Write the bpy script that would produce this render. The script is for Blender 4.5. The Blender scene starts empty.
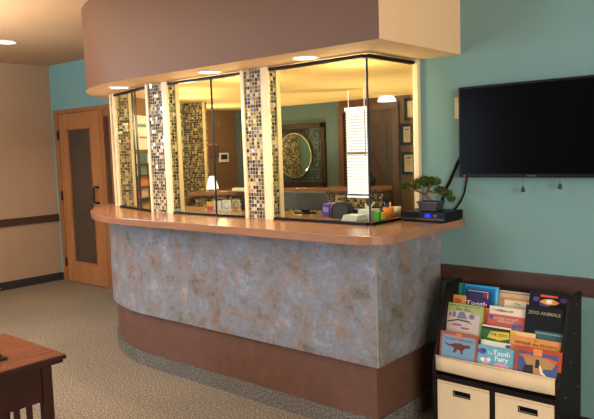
import bpy, bmesh, math, random
from mathutils import Vector, Matrix
random.seed(7)
SC = bpy.context.scene
COL = SC.collection
SC.view_settings.view_transform = 'Standard'
SC.view_settings.look = 'None'
SC.view_settings.exposure = 0.1

# ------------------------------------------------------------------ camera
H = 1.52
YAW, PITCH, ROLL, F = math.radians(40.7856), math.radians(5.3342), math.radians(1.8974), 646.72
FW = Vector((-math.sin(YAW)*math.cos(PITCH), math.cos(YAW)*math.cos(PITCH), -math.sin(PITCH)))
RT = Vector((math.cos(YAW), math.sin(YAW), 0)); UP = RT.cross(FW)
UA = RT*math.cos(ROLL) - UP*math.sin(ROLL)*-1
# image axes: u = a cos r - b sin r ; v = a sin r + b cos r
UA = RT*math.cos(ROLL) - UP*math.sin(ROLL)
VA = RT*math.sin(ROLL) + UP*math.cos(ROLL)
cam = bpy.data.objects.new('camera', bpy.data.cameras.new('camera')); COL.objects.link(cam)
cam.data.sensor_fit = 'HORIZONTAL'; cam.data.sensor_width = 36.0; cam.data.lens = F/594*36
cam.data.clip_start = 0.05
M3 = Matrix((UA, VA, -FW)).transposed()
cam.matrix_world = Matrix.Translation((0, 0, H)) @ M3.to_4x4()
SC.camera = cam

def ray(u, v):
    return FW + UA*((u-297)/F) + VA*(-(v-209.5)/F)
def ony(u, v, y):
    d = ray(u, v); s = y/d.y; return Vector((d.x*s, y, H+d.z*s))
def onx(u, v, x):
    d = ray(u, v); s = x/d.x; return Vector((x, d.y*s, H+d.z*s))
def onz(u, v, z):
    d = ray(u, v); s = (z-H)/d.z; return Vector((d.x*s, d.y*s, z))

# ------------------------------------------------------------------ materials
def lin(c):
    return tuple((x/255/12.92 if x/255 <= .04045 else ((x/255+.055)/1.055)**2.4) for x in c)+(1,)

class NT:
    def __init__(s, name):
        s.m = bpy.data.materials.new(name); s.m.use_nodes = True
        s.t = s.m.node_tree; s.t.nodes.clear()
        s.out = s.n('ShaderNodeOutputMaterial')
    def n(s, typ, **kw):
        nd = s.t.nodes.new(typ)
        for k, v in kw.items(): setattr(nd, k, v)
        return nd
    def l(s, a, b): s.t.links.new(a, b)
    def bsdf(s, rough=.5, metal=0, spec=.5):
        b = s.n('ShaderNodeBsdfPrincipled')
        b.inputs['Roughness'].default_value = rough; b.inputs['Metallic'].default_value = metal
        b.inputs['Specular IOR Level'].default_value = spec
        s.l(b.outputs[0], s.out.inputs[0]); return b
    def coord(s, kind='Object'):
        return s.n('ShaderNodeTexCoord').outputs[kind]
    def mapping(s, vec, scale):
        mp = s.n('ShaderNodeMapping'); mp.inputs['Scale'].default_value = scale; s.l(vec, mp.inputs[0]); return mp.outputs[0]
    def noise(s, vec, scale, detail=4, rough=.5):
        n = s.n('ShaderNodeTexNoise'); n.inputs['Scale'].default_value = scale; n.inputs['Detail'].default_value = detail
        n.inputs['Roughness'].default_value = rough
        s.l(vec, n.inputs['Vector']); return n.outputs[0]
    def ramp(s, fac, stops, interp='LINEAR'):
        r = s.n('ShaderNodeValToRGB'); r.color_ramp.interpolation = interp
        e = r.color_ramp.elements
        while len(e) < len(stops): e.new(.5)
        for i, (p, c) in enumerate(stops): e[i].position = p; e[i].color = c
        s.l(fac, r.inputs[0]); return r.outputs[0]
    def mix(s, fac, a, b, mode='MIX'):
        m = s.n('ShaderNodeMix', data_type='RGBA', blend_type=mode)
        for sock, v in ((m.inputs[0], fac), (m.inputs[6], a), (m.inputs[7], b)):
            if hasattr(v, 'is_linked') or hasattr(v, 'links'): s.l(v, sock)
            else: sock.default_value = v
        return m.outputs[2]
    def math(s, op, a, b=None):
        m = s.n('ShaderNodeMath', operation=op)
        for sock, v in ((m.inputs[0], a), (m.inputs[1], b)):
            if v is None: continue
            if hasattr(v, 'links'): s.l(v, sock)
            else: sock.default_value = v
        return m.outputs[0]
    def bump(s, h, strength, dist, b):
        n = s.n('ShaderNodeBump'); n.inputs['Strength'].default_value = strength; n.inputs['Distance'].default_value = dist
        s.l(h, n.inputs['Height']); s.l(n.outputs[0], b.inputs['Normal'])

def paint(name, c, rough=.6, var=.06, scale=3.0, spec=.3, metal=0, bump=0):
    t = NT(name); b = t.bsdf(rough, metal, spec)
    n = t.noise(t.coord(), scale, 3)
    a = lin(c); lo = tuple(x*(1-var) for x in a[:3])+(1,); hi = tuple(min(1, x*(1+var)) for x in a[:3])+(1,)
    t.l(t.ramp(n, [(.3, lo), (.7, hi)]), b.inputs['Base Color'])
    if bump:
        t.bump(t.noise(t.coord(), 180, 2), bump, .002, b)
    return t.m

def emit(name, c, k):
    t = NT(name); e = t.n('ShaderNodeEmission'); e.inputs[0].default_value = lin(c); e.inputs[1].default_value = k
    t.l(e.outputs[0], t.out.inputs[0]); return t.m

def wood(name, c1, c2, rough=.35, axis=(1, 12, 12), scale=2.0, spec=.4):
    t = NT(name); b = t.bsdf(rough, 0, spec)
    v = t.mapping(t.coord(), axis)
    n = t.noise(v, scale, 6, .6); n2 = t.noise(v, scale*5, 3)
    f = t.math('ADD', t.math('MULTIPLY', n, .75), t.math('MULTIPLY', n2, .25))
    t.l(t.ramp(f, [(.32, lin(c1)), (.68, lin(c2))]), b.inputs['Base Color']); return t.m

def glass_mat(name, tint=(235, 240, 238)):
    t = NT(name); tr = t.n('ShaderNodeBsdfTransparent'); tr.inputs[0].default_value = lin(tint)
    g = t.n('ShaderNodeBsdfGlossy'); g.inputs['Roughness'].default_value = .01
    lw = t.n('ShaderNodeLayerWeight'); lw.inputs[0].default_value = .5
    fr = t.math('ADD', t.math('MULTIPLY', t.math('POWER', lw.outputs['Facing'], 5.0), .95), .025)
    mx = t.n('ShaderNodeMixShader'); t.l(fr, mx.inputs[0]); t.l(tr.outputs[0], mx.inputs[1]); t.l(g.outputs[0], mx.inputs[2])
    t.l(mx.outputs[0], t.out.inputs[0]); return t.m

def carpet_mat(name, stops, bump=.6):
    t = NT(name); b = t.bsdf(.95, 0, .1); v = t.coord()
    n = t.noise(v, 95, 3, .7); big = t.noise(v, 1.3, 3)
    c = t.ramp(n, stops)
    c = t.mix(.35, c, t.ramp(big, [(.3, (.55, .55, .55, 1)), (.7, (1, 1, 1, 1))]), 'MULTIPLY')
    t.l(c, b.inputs['Base Color']); t.bump(n, bump, .004, b); return t.m

def mosaic_mat(name, size=.0225):
    # small square glass tiles laid in courses, random colours from a fixed set, pale grout
    t = NT(name); b = t.bsdf(.15, 0, .5)
    uv = t.mapping(t.coord('UV'), (1/size, 1/size, 1))
    sp = t.n('ShaderNodeSeparateXYZ'); t.l(uv, sp.inputs[0])
    row = t.math('FLOOR', sp.outputs[1])
    off = t.math('MULTIPLY', t.math('MODULO', t.math('ABSOLUTE', row), 2.0), .12)
    x = t.math('ADD', sp.outputs[0], off)
    cx = t.math('FLOOR', x)
    cb = t.n('ShaderNodeCombineXYZ'); t.l(cx, cb.inputs[0]); t.l(row, cb.inputs[1])
    wn = t.n('ShaderNodeTexWhiteNoise', noise_dimensions='2D'); t.l(cb.outputs[0], wn.inputs['Vector'])
    tile = t.ramp(wn.outputs['Value'], [(0, lin((24, 23, 18))), (.24, lin((58, 53, 36))), (.40, lin((104, 90, 56))),
        (.54, lin((170, 146, 98))), (.68, lin((205, 186, 142))), (.82, lin((138, 122, 84))), (.93, lin((84, 88, 74)))], 'CONSTANT')
    fx = t.math('FRACT', x); fy = t.math('FRACT', sp.outputs[1])
    def edge(f): return t.math('GREATER_THAN', t.math('ABSOLUTE', t.math('SUBTRACT', f, .5)), .42)
    g = t.math('MAXIMUM', edge(fx), edge(fy))
    col = t.mix(g, tile, lin((172, 164, 140)))
    t.l(col, b.inputs['Base Color'])
    t.l(t.math('ADD', t.math('MULTIPLY', g, .5), .14), b.inputs['Roughness'])
    geo = t.n('ShaderNodeNewGeometry')           # every tile set at a slightly different tilt
    sb = t.n('ShaderNodeVectorMath', operation='SUBTRACT'); t.l(wn.outputs['Color'], sb.inputs[0]); sb.inputs[1].default_value = (.5, .5, .5)
    sc = t.n('ShaderNodeVectorMath', operation='SCALE'); t.l(sb.outputs[0], sc.inputs[0]); sc.inputs['Scale'].default_value = .22
    ad = t.n('ShaderNodeVectorMath', operation='ADD'); t.l(geo.outputs['Normal'], ad.inputs[0]); t.l(sc.outputs[0], ad.inputs[1])
    nm = t.n('ShaderNodeVectorMath', operation='NORMALIZE'); t.l(ad.outputs[0], nm.inputs[0]); t.l(nm.outputs[0], b.inputs['Normal'])
    return t.m

def laminate_stone():
    t = NT('stone_laminate'); b = t.bsdf(.42, 0, .35); v = t.coord()
    n1 = t.noise(v, 7, 9, .72); n2 = t.noise(t.mapping(v, (1.3, 1.1, .9)), 9, 8, .72); n3 = t.noise(v, 48, 4, .65)
    c = t.ramp(n1, [(.32, lin((88, 85, 80))), (.45, lin((128, 126, 124))), (.55, lin((126, 136, 150))), (.68, lin((168, 162, 154)))])
    m = t.ramp(n2, [(.50, (0, 0, 0, 1)), (.66, (1, 1, 1, 1))])
    c = t.mix(t.math('MULTIPLY', m, .55), c, lin((158, 112, 82)))
    n4 = t.noise(t.mapping(v, (.8, 1.0, 1.4)), 13, 8, .72)
    m2 = t.ramp(n4, [(.54, (0, 0, 0, 1)), (.66, (1, 1, 1, 1))])
    c = t.mix(t.math('MULTIPLY', m2, .45), c, lin((84, 88, 92)))
    c = t.mix(.35, c, t.ramp(n3, [(.35, (.5, .5, .5, 1)), (.65, (1, 1, 1, 1))]), 'MULTIPLY')
    t.l(c, b.inputs['Base Color']); return t.m

def fabric(name, c, rough=.9):
    t = NT(name); b = t.bsdf(rough, 0, .1); n = t.noise(t.coord(), 260, 2); w = t.noise(t.mapping(t.coord(), (3, 3, 3)), 2.0, 3)
    a = lin(c); lo = tuple(x*.75 for x in a[:3])+(1,)
    cc = t.mix(.3, t.ramp(n, [(.3, lo), (.7, a)]), t.ramp(w, [(.3, lo), (.7, a)]))
    t.l(cc, b.inputs['Base Color']); t.bump(w, .3, .01, b); return t.m

TEAL = (112, 148, 149)
M = dict(
    ceil=paint('ceiling_paint', (184, 154, 122), .9, .04, 1.2, .1, bump=.3),
    tan=paint('tan_wall_paint', (164, 138, 112), .85, .04, 1.0, .15, bump=.2),
    teal=paint('teal_wall_paint', TEAL, .7, .04, 1.0, .25, bump=.15),
    teal_far=paint('bright_teal_wall_paint', (116, 160, 163), .8, .04, 1.0, .15),
    brownwall=paint('brown_wall_paint', (122, 88, 60), .8, .04, 1.0, .15),
    soffit=paint('brown_soffit_paint', (96, 67, 47), .5, .05, 1.0, .35),
    cream=paint('cream_soffit_paint', (234, 198, 156), .75, .03, 1.0, .2),
    office_ceil=paint('warm_ceiling_paint', (230, 196, 136), .85, .03, 1.0, .1),
    trimcream=paint('cream_metal_trim', (236, 214, 170), .35, .03, 8, .5),
    rail=wood('dark_rail_wood', (58, 39, 32), (78, 54, 44), .45),
    basebd=paint('charcoal_baseboard_vinyl', (44, 42, 42), .6, .05, 6, .3),
    carpet=carpet_mat('speckled_carpet', [(.30, lin((60, 55, 48))), (.5, lin((130, 121, 106))), (.70, lin((196, 186, 166)))]),
    cove=carpet_mat('grey_carpet_cove', [(.3, lin((58, 56, 52))), (.5, lin((100, 98, 92))), (.7, lin((150, 146, 138)))]),
    counter=wood('countertop_laminate', (138, 98, 74), (162, 120, 92), .2, (1, 9, 9), 2.0, .5),
    counteredge=wood('countertop_edge_laminate', (136, 88, 62), (158, 106, 78), .3, (1, 9, 9), 2.0, .5),
    stone=laminate_stone(),
    basepanel=paint('brown_base_laminate', (98, 70, 58), .45, .1, 14, .35),
    glass=glass_mat('clear_glass'), glassedge=paint('glass_edge_grey', (40, 46, 44), .2, .02, 3, .5),
    black=paint('black_plastic', (11, 11, 12), .4, .1, 5, .15),
    blackmetal=paint('black_metal', (20, 20, 20), .35, .1, 5, .5),
    screen=paint('dark_screen', (8, 9, 10), .2, .05, 2, .02),
    mosaic=mosaic_mat('glass_mosaic'),
    oak=wood('oak_veneer', (148, 100, 58), (176, 126, 78), .4, (10, 10, 1), 2.0),
    oakdark=wood('oak_frame', (136, 90, 54), (160, 110, 68), .4, (10, 10, 1), 2.0),
    doorglass=paint('frosted_dark_glass', (72, 64, 56), .35, .12, 5, .4),
    darkwood=wood('dark_door_wood', (58, 36, 24), (84, 54, 36), .4, (10, 10, 1), 2.0),
    redwood=wood('door_casing_wood', (84, 54, 40), (108, 70, 50), .4, (10, 10, 1), 2.0),
    cherry=wood('cherry_table_top', (98, 54, 36), (124, 72, 48), .25, (8, 1, 8), 2.5),
    mahogany=wood('dark_table_wood', (40, 19, 15), (60, 29, 22), .35, (8, 8, 1), 2.0),
    espresso=wood('espresso_shelf_wood', (20, 15, 13), (31, 24, 20), .5, (1, 8, 8), 2.0, .15),
    canvas=fabric('cream_canvas', (226, 204, 166)),
    white=paint('white_plastic', (232, 228, 218), .5, .02, 4, .3),
    paper=paint('paper_pages', (232, 222, 200), .8, .04, 30, .1),
    mirror=paint('mirror_silver', (230, 230, 228), .02, 0, 2, .5, metal=1),
    iron=paint('dark_iron', (34, 28, 22), .5, .1, 20, .4),
    lens=emit('warm_light_lens', (255, 236, 205), 9.0), lens_cool=emit('cool_light_lens', (226, 236, 255), 3.0),
    bulb=emit('frosted_lamp_glass', (255, 246, 224), 2.2),
    blind=emit('blind_reflection_white', (255, 255, 252), .0),
    soil=paint('potting_soil', (52, 40, 30), .95, .3, 60, .1),
    bark=paint('bonsai_bark', (112, 84, 62), .85, .3, 40, .1),
    pot=paint('slate_ceramic', (58, 55, 62), .4, .1, 8, .4),
    bluelcd=emit('blue_display', (40, 60, 255), 1.6),
)
t = NT('bonsai_needles'); b_ = t.bsdf(.6, 0, .2)
t.l(t.ramp(t.noise(t.coord(), 110, 3), [(.3, lin((22, 40, 16))), (.5, lin((52, 78, 32))), (.7, lin((142, 152, 80)))]), b_.inputs['Base Color']); M['needles'] = t.m
t = NT('blind_reflection_slats'); b_ = t.bsdf(.6, 0, .3); b_.inputs['Base Color'].default_value = lin((240, 240, 236))
b_.inputs['Emission Color'].default_value = lin((250, 250, 248)); b_.inputs['Emission Strength'].default_value = 1.0; M['slats'] = t.m  # slats glow to imitate a bright window reflected in the pane
_cache = {}
def flat(c, rough=.45):
    k = (c, rough)
    if k not in _cache: _cache[k] = paint('colour_%02x%02x%02x' % c, c, rough, .05, 25, .18)
    return _cache[k]

# ------------------------------------------------------------------ mesh builder
class MB:
    def __init__(s): s.b = bmesh.new()
    def _merge(s, o):
        me = bpy.data.meshes.new('tmp'); o.to_mesh(me); o.free(); s.b.from_mesh(me); bpy.data.meshes.remove(me)
    def box(s, x0, x1, y0, y1, z0, z1, bev=0, mat=None):
        o = bmesh.new(); bmesh.ops.create_cube(o, size=1)
        sx, sy, sz = abs(x1-x0), abs(y1-y0), abs(z1-z0)
        for v in o.verts: v.co = Vector((v.co.x*sx+(x0+x1)/2, v.co.y*sy+(y0+y1)/2, v.co.z*sz+(z0+z1)/2))
        if bev: bmesh.ops.bevel(o, geom=o.edges[:], offset=min(bev, .45*min(sx, sy, sz)), segments=2, affect='EDGES', profile=.6)
        if mat is not None:
            for v in o.verts: v.co = mat @ v.co
        s._merge(o); return s
    def poly(s, pts, z0, z1, axis='z', bev=0):
        """closed outline extruded along an axis; pts are the other two coordinates in xyz order"""
        def P(p, h):
            return {'z': (p[0], p[1], h), 'x': (h, p[0], p[1]), 'y': (p[0], h, p[1])}[axis]
        o = bmesh.new()
        a = [o.verts.new(P(p, z0)) for p in pts]; c = [o.verts.new(P(p, z1)) for p in pts]
        n = len(pts); o.faces.new(a); o.faces.new(c[::-1])
        for i in range(n): o.faces.new((a[i], a[(i+1) % n], c[(i+1) % n], c[i]))
        bmesh.ops.recalc_face_normals(o, faces=o.faces[:])
        if bev:
            es = [e for e in o.edges if len(e.link_faces) == 2 and e.calc_face_angle(0) > .6]
            bmesh.ops.bevel(o, geom=es, offset=bev, segments=2, affect='EDGES', profile=.6)
        s._merge(o); return s
    def tube(s, pts, r, seg=8, closed=False):
        pts = [Vector(p) for p in pts]; n = len(pts)
        rs = r if isinstance(r, (list, tuple)) else [r]*n
        o = bmesh.new(); rings = []; prev = None
        for i, p in enumerate(pts):
            if closed: d = pts[(i+1) % n]-pts[i-1]
            else: d = pts[min(i+1, n-1)]-pts[max(i-1, 0)]
            d.normalize()
            if prev is None:
                up = Vector((0, 0, 1)) if abs(d.z) < .9 else Vector((1, 0, 0)); a = d.cross(up).normalized()
            else: a = (prev-d*prev.dot(d)).normalized()
            prev = a; c = d.cross(a)
            rings.append([o.verts.new(p+(a*math.cos(q)+c*math.sin(q))*rs[i]) for q in [2*math.pi*k/seg for k in range(seg)]])
        m = n if closed else n-1
        for i in range(m):
            A, B = rings[i], rings[(i+1) % n]
            for k in range(seg): o.faces.new((A[k], A[(k+1) % seg], B[(k+1) % seg], B[k]))
        if not closed: o.faces.new(rings[0][::-1]); o.faces.new(rings[-1])
        for f in o.faces: f.smooth = True
        s._merge(o); return s
    def lathe(s, prof, loc=(0, 0, 0), seg=32, axis='z', smooth=True):
        o = bmesh.new(); rings = []
        for r, h in prof:
            ring = []
            for k in range(seg):
                q = 2*math.pi*k/seg; a, b2 = r*math.cos(q), r*math.sin(q)
                p = {'z': (a, b2, h), 'y': (a, h, b2), 'x': (h, a, b2)}[axis]
                ring.append(o.verts.new(Vector(p)+Vector(loc)))
            rings.append(ring)
        for i in range(len(rings)-1):
            for k in range(seg): o.faces.new((rings[i][k], rings[i][(k+1) % seg], rings[i+1][(k+1) % seg], rings[i+1][k]))
        if prof[0][0] > 1e-6: o.faces.new(rings[0][::-1])
        if prof[-1][0] > 1e-6: o.faces.new(rings[-1])
        bmesh.ops.remove_doubles(o, verts=o.verts[:], dist=1e-6)
        bmesh.ops.recalc_face_normals(o, faces=o.faces[:])
        if smooth:
            for f in o.faces: f.smooth = len(f.verts) <= 4
        s._merge(o); return s
    def sheet(s, prof, x0, x1, th, nx=1, sag=0):
        """thin cloth: a (y,z) polyline with thickness, run along x"""
        o = bmesh.new(); rows = []
        for i in range(nx+1):
            f = i/nx; x = x0+(x1-x0)*f
            rows.append([o.verts.new((x, y, z - sag*math.sin(math.pi*f))) for y, z in prof])
        for i in range(nx):
            for k in range(len(prof)-1): o.faces.new((rows[i][k], rows[i+1][k], rows[i+1][k+1], rows[i][k+1]))
        bmesh.ops.recalc_face_normals(o, faces=o.faces[:])
        bmesh.ops.solidify(o, geom=o.faces[:], thickness=th)
        for f in o.faces: f.smooth = True
        s._merge(o); return s
    def disc(s, c, r, n, th, sx=1, sz=1, seg=28):
        """flat ellipse plate facing -y"""
        return s.poly([(c[0]+r*sx*math.cos(2*math.pi*k/seg), c[2]+r*sz*math.sin(2*math.pi*k/seg)) for k in range(seg)], c[1]-th, c[1], 'y')
    def finish(s, name, mat, off=Vector((0, 0, 0))):
        uvl = s.b.loops.layers.uv.new('UVMap') if not s.b.loops.layers.uv else s.b.loops.layers.uv[0]
        s.b.normal_update()
        for f in s.b.faces:
            n = f.normal; ax = max(range(3), key=lambda i: abs(n[i]))
            # horizontal run along the face for upright faces that are turned
            if ax == 2: 
                for lp in f.loops: lp[uvl].uv = (lp.vert.co.x, lp.vert.co.y)
            else:
                h = Vector((-n.y, n.x, 0))
                if h.length < 1e-6: h = Vector((1, 0, 0))
                h.normalize()
                for lp in f.loops: lp[uvl].uv = (lp.vert.co.dot(h), lp.vert.co.z)
        for v in s.b.verts: v.co -= off
        me = bpy.data.meshes.new(name); s.b.to_mesh(me); s.b.free()
        for m in (mat if isinstance(mat, (list, tuple)) else [mat]): me.materials.append(m)
        return bpy.data.objects.new(name, me)

LOCAL = []          # things whose parts are modelled in their own frame
def root_of(o):
    while o.parent: o = o.parent
    return o
def tag(o, label, cat, group=None):
    o['label'] = label; o['category'] = cat
    if group: o['group'] = group
def thing(name, label, cat, loc=(0, 0, 0), group=None):
    o = bpy.data.objects.new(name, None); COL.objects.link(o); o.location = loc; o.empty_display_size = .05
    tag(o, label, cat, group); return o
def part(name, mb, mat, parent, label=None):
    rt_ = root_of(parent)
    o = mb.finish(name, mat, Vector((0, 0, 0)) if rt_ in LOCAL else Vector(rt_.location)); COL.objects.link(o); o.parent = parent
    if label: o['label'] = label
    return o
def solo(name, mb, mat, label, cat, loc, group=None):
    o = mb.finish(name, mat, Vector(loc)); COL.objects.link(o); o.location = loc; tag(o, label, cat, group); return o
def struct(name, mb, mat, label=None, parent=None):
    if parent: return part(name, mb, mat, parent, label)
    o = mb.finish(name, mat); COL.objects.link(o); o['kind'] = 'structure'
    if label: o['label'] = label
    return o
def struct_root(name, loc, label=None):
    o = bpy.data.objects.new(name, None); COL.objects.link(o); o.location = loc; o['kind'] = 'structure'
    if label: o['label'] = label
    return o
def text(name, s, size, parent, mat, loc, rot=(math.pi/2, 0, 0), depth=.0006, align='CENTER', width=None, spread=1.0):
    """lettering as real mesh, local to its parent (facing -y)"""
    c = bpy.data.curves.new('txt', 'FONT'); c.body = s; c.size = size; c.extrude = depth; c.align_x = align; c.align_y = 'CENTER'
    c.resolution_u = 2; c.space_line = .85; c.offset = .0004 if size > .02 else 0
    ob = bpy.data.objects.new('txt', c); COL.objects.link(ob)
    bpy.context.view_layer.update()
    dg = bpy.context.evaluated_depsgraph_get()
    me = bpy.data.meshes.new_from_object(ob.evaluated_get(dg)); bpy.data.objects.remove(ob)
    if width:
        xs = [v.co.x for v in me.vertices]; w = max(xs)-min(xs); k = width/max(w, 1e-6)
        for v in me.vertices: v.co.x *= k
    R = Matrix.Translation(loc) @ (Matrix.Rotation(rot[2], 4, 'Z') @ Matrix.Rotation(rot[1], 4, 'Y') @ Matrix.Rotation(rot[0], 4, 'X'))
    me.transform(R); me.materials.clear(); me.materials.append(mat)
    o = bpy.data.objects.new(name, me); COL.objects.link(o); o.parent = parent; return o

# ------------------------------------------------------------------ main dimensions
XL, YD, ZC = -7.43, 4.10, 2.614          # left wall, far wall, ceiling
YT = 3.372                               # television wall
ZS = 2.013                               # underside of the soffit
ZCT = 1.097                              # countertop
AX, AY = -3.6, 4.05                      # centre of the round end of the counter
XJ = -1.93                               # end of the television wall
YB, XO = 5.5, -5.68                      # office back wall, office left wall

def arc(y0, n=64, a0=270, a1=180, ax=None):
    r = AY-y0; AX = ax if ax is not None else -3.6
    return [(AX+r*math.cos(math.radians(a0+(a1-a0)*k/n)), AY+r*math.sin(math.radians(a0+(a1-a0)*k/n))) for k in range(n+1)]

# ------------------------------------------------------------------ room shell
struct('floor', MB().box(-7.6, 3.2, -3.2, 5.7, -.08, 0), M['carpet'], 'speckled brown grey carpet')
struct('ceiling', MB().box(-7.6, 3.2, -3.2, 5.7, ZC, ZC+.08), M['ceil'], 'tan painted ceiling')
struct('wall_left', MB().box(XL-.1, XL, -3.2, YD+.1, 0, ZC), M['tan'], 'tan wall at the left')
w = MB(); w.box(XL, -7.36, YD, YD+.1, 0, ZC); w.box(-7.36, -6.13, YD, YD+.1, 2.075, ZC); w.box(-6.13, -5.16, YD, YD+.1, 0, ZC)
struct('wall_far', w, M['teal_far'], 'bright teal wall around the oak door')
struct('wall_right', MB().box(XJ, 3.2, YT, YT+.12, 0, ZC), M['teal'], 'teal wall behind the television')
struct('wall_back', MB().box(-7.6, 3.2, -3.3, -3.2, 0, ZC), M['tan'])
struct('wall_office_back', MB().box(XO-.1, -4.11, YB, YB+.1, 0, ZC), paint('deep_teal_paint', (88, 108, 108), .75, .04, 1.0, .15), 'teal office wall seen through the glass')
struct('wall_office_rear', MB().box(-4.11, -1.8, YB, YB+.1, 0, ZC), M['brownwall'], 'brown office wall with framed papers')
struct('wall_office_left', MB().box(XO-.1, XO, YD+.1, YB, 0, ZC), M['brownwall'])
struct('wall_office_right', MB().box(XJ, XJ+.1, YT+.12, YB, 0, ZC), M['brownwall'])
q = MB(); q.poly([(-4.69, 3.20), (-4.65, 3.20), (-5.10, 4.1), (-5.14, 4.1)], ZCT+.001, ZS)
struct('wall_office_side', q, M['brownwall'])
struct('trim_4', MB().box(XO+.0005, XO+.012, 4.22, 4.93, .2, 1.95), M['mosaic'], 'mosaic tile panel on the office side wall')
b = MB().box(XL, XL+.012, -3.2, YD, 0, .095); struct('baseboard_left', b, M['basebd'])
b = MB(); b.box(XL+.012, -7.36, YD-.012, YD, 0, .095); b.box(-6.13, -5.12, YD-.012, YD, 0, .095); struct('baseboard_far', b, M['basebd'])
struct('baseboard_right', MB().box(-1.80, 3.2, YT-.012, YT, 0, .1), M['basebd'])
struct('trim_1', MB().box(XL, XL+.02, -3.2, YD, .735, .823, .004), M['rail'], 'dark chair rail on the tan wall')
struct('trim_2', MB().box(-1.80, 3.2, YT-.022, YT, .733, .827, .004), M['rail'], 'dark chair rail on the teal wall')
struct('trim_3', MB().box(-1.965, XJ, YT-.03, YT+.12, ZCT+.002, ZS, .003), M['trimcream'], 'cream jamb where the glass meets the teal wall')

# soffit: brown front face, cream underside and cream end
AS = -3.72
so = [(-1.675, YT), (-1.675, 2.56), (AS, 2.56)] + arc(2.56, ax=AS)[1:] + [(AS-(AY-2.56), YD), (-5.0, YD), (-5.0, YB), (XJ, YB), (XJ, YT)]
o = bmesh.new()
lo = [o.verts.new((x, y, ZS)) for x, y in so]; hi = [o.verts.new((x, y, ZC)) for x, y in so]
f = o.faces.new(lo); f.material_index = 1
n = len(so)
for i in range(n):
    fc = o.faces.new((lo[i], lo[(i+1) % n], hi[(i+1) % n], hi[i])); fc.material_index = 1 if i == 0 else 0
bmesh.ops.recalc_face_normals(o, faces=o.faces[:])
mb = MB(); me = bpy.data.meshes.new('t'); o.to_mesh(me); o.free(); mb.b.from_mesh(me)
struct('ceiling_soffit', mb, [M['soffit'], M['cream']], 'brown curved soffit with a cream underside over the counter')
struct('ceiling_office', MB().poly([(XJ-.03, 3.0), (-3.6, 3.0), (-4.4, 3.25), (-4.85, 4.1), (-5.0, 4.1), (-5.0, YB), (XJ-.03, YB)], ZS-.008, ZS-.0005), M['office_ceil'])
struct('ceiling_office_side', MB().box(XO, -5.0, YD+.1, YB, ZS-.008, ZS+.05), M['office_ceil'])

# ------------------------------------------------------------------ oak door with frosted pane and side light
d = struct_root('door_1', (-6.75, YD, 0), 'oak door with a tall dark glass pane and black pull handle')
fr = MB()
fr.box(-7.36, -7.285, YD-.02, YD+.1, 0, 2.075, .004); fr.box(-6.405, -6.31, YD-.02, YD+.1, 0, 2.03, .004)
fr.box(-7.285, -6.13, YD-.02, YD+.1, 2.03, 2.075, .004); fr.box(-6.20, -6.13, YD-.02, YD+.1, 0, 2.03, .004)
fr.box(-6.31, -6.20, YD-.01, YD+.06, 0, .25, .003); fr.box(-6.31, -6.20, YD-.01, YD+.06, 1.95, 2.03, .003)
part('door_frame', fr, M['oakdark'], d)
part('side_light', MB().box(-6.31, -6.20, YD+.02, YD+.04, .25, 1.95), M['doorglass'], d, 'narrow dark glass strip beside the door')
lf = MB()
lx0, lx1, gx0, gx1, gz0, gz1 = -7.28, -6.41, -7.10, -6.60, .25, 1.845
lf.box(lx0, gx0, YD-.005, YD+.04, .008, 2.025, .002); lf.box(gx1, lx1, YD-.005, YD+.04, .008, 2.025, .002)
lf.box(gx0, gx1, YD-.005, YD+.04, .008, gz0, .002); lf.box(gx0, gx1, YD-.005, YD+.04, gz1, 2.025, .002)
leaf = part('door_leaf', lf, M['oak'], d)
part('glass_pane', MB().box(gx0, gx1, YD+.012, YD+.02, gz0, gz1), M['doorglass'], leaf, 'tall dark frosted pane')
gb = MB()
for (a, b2, c, e) in ((gx0, gx0+.016, gz0, gz1), (gx1-.016, gx1, gz0, gz1), (gx0, gx1, gz0, gz0+.016), (gx0, gx1, gz1-.016, gz1)):
    gb.box(a, b2, YD-.009, YD+.012, c, e, .003)
part('glazing_bead', gb, M['oakdark'], leaf)
hz0, hz1, hx = .985, 1.165, -6.52
part('door_handle', MB().tube([(hx+.03, YD-.005, hz1), (hx, YD-.04, hz1), (hx-.01, YD-.05, hz1-.015), (hx-.01, YD-.05, hz0+.015), (hx, YD-.04, hz0), (hx+.03, YD-.005, hz0)], .013), M['blackmetal'], leaf, 'black pull handle')
for z in (.24, 1.05, 1.78):
    hb = MB().box(-7.30, -7.275, YD-.026, YD-.004, z-.055, z+.055, .003); part('hinge', hb, M['blackmetal'], d)

# ------------------------------------------------------------------ reception counter
rc = thing('reception_counter', 'curved reception counter clad in mottled grey stone-look laminate over a brown base', 'counter', (-2.9, 2.9, 0))
def ring(y0, y1, xr, ys=YT-.002, xi=None, AX=-3.75):
    out = [(xr, ys), (xr, y0), (AX, y0)]+arc(y0, ax=AX)[1:]+[(AX-(AY-y0), YD-.002)]
    xi = xr-(y1-y0) if xi is None else xi
    inn = [(AX-(AY-y1), YD-.002)]+arc(y1, ax=AX)[::-1]+[(xi, y1), (xi, ys)]
    return out+inn
part('front_panel', MB().poly(ring(2.685, 2.785, -1.8045), .39, 1.052, bev=.0015), M['stone'], rc, 'mottled grey and rust stone-look cladding')
part('base_panel', MB().poly(ring(2.713, 2.80, -1.834), .0, .392), M['basepanel'], rc, 'plain brown base set back under the cladding')
part('base_strip', MB().poly(ring(2.700, 2.715, -1.822), 0, .1), M['cove'], rc, 'grey carpet strip around the base')
part('corner_trim', MB().box(-1.8075, -1.8020, 2.682, 2.690, .392, 1.05), flat((150, 140, 126)), rc)

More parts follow.
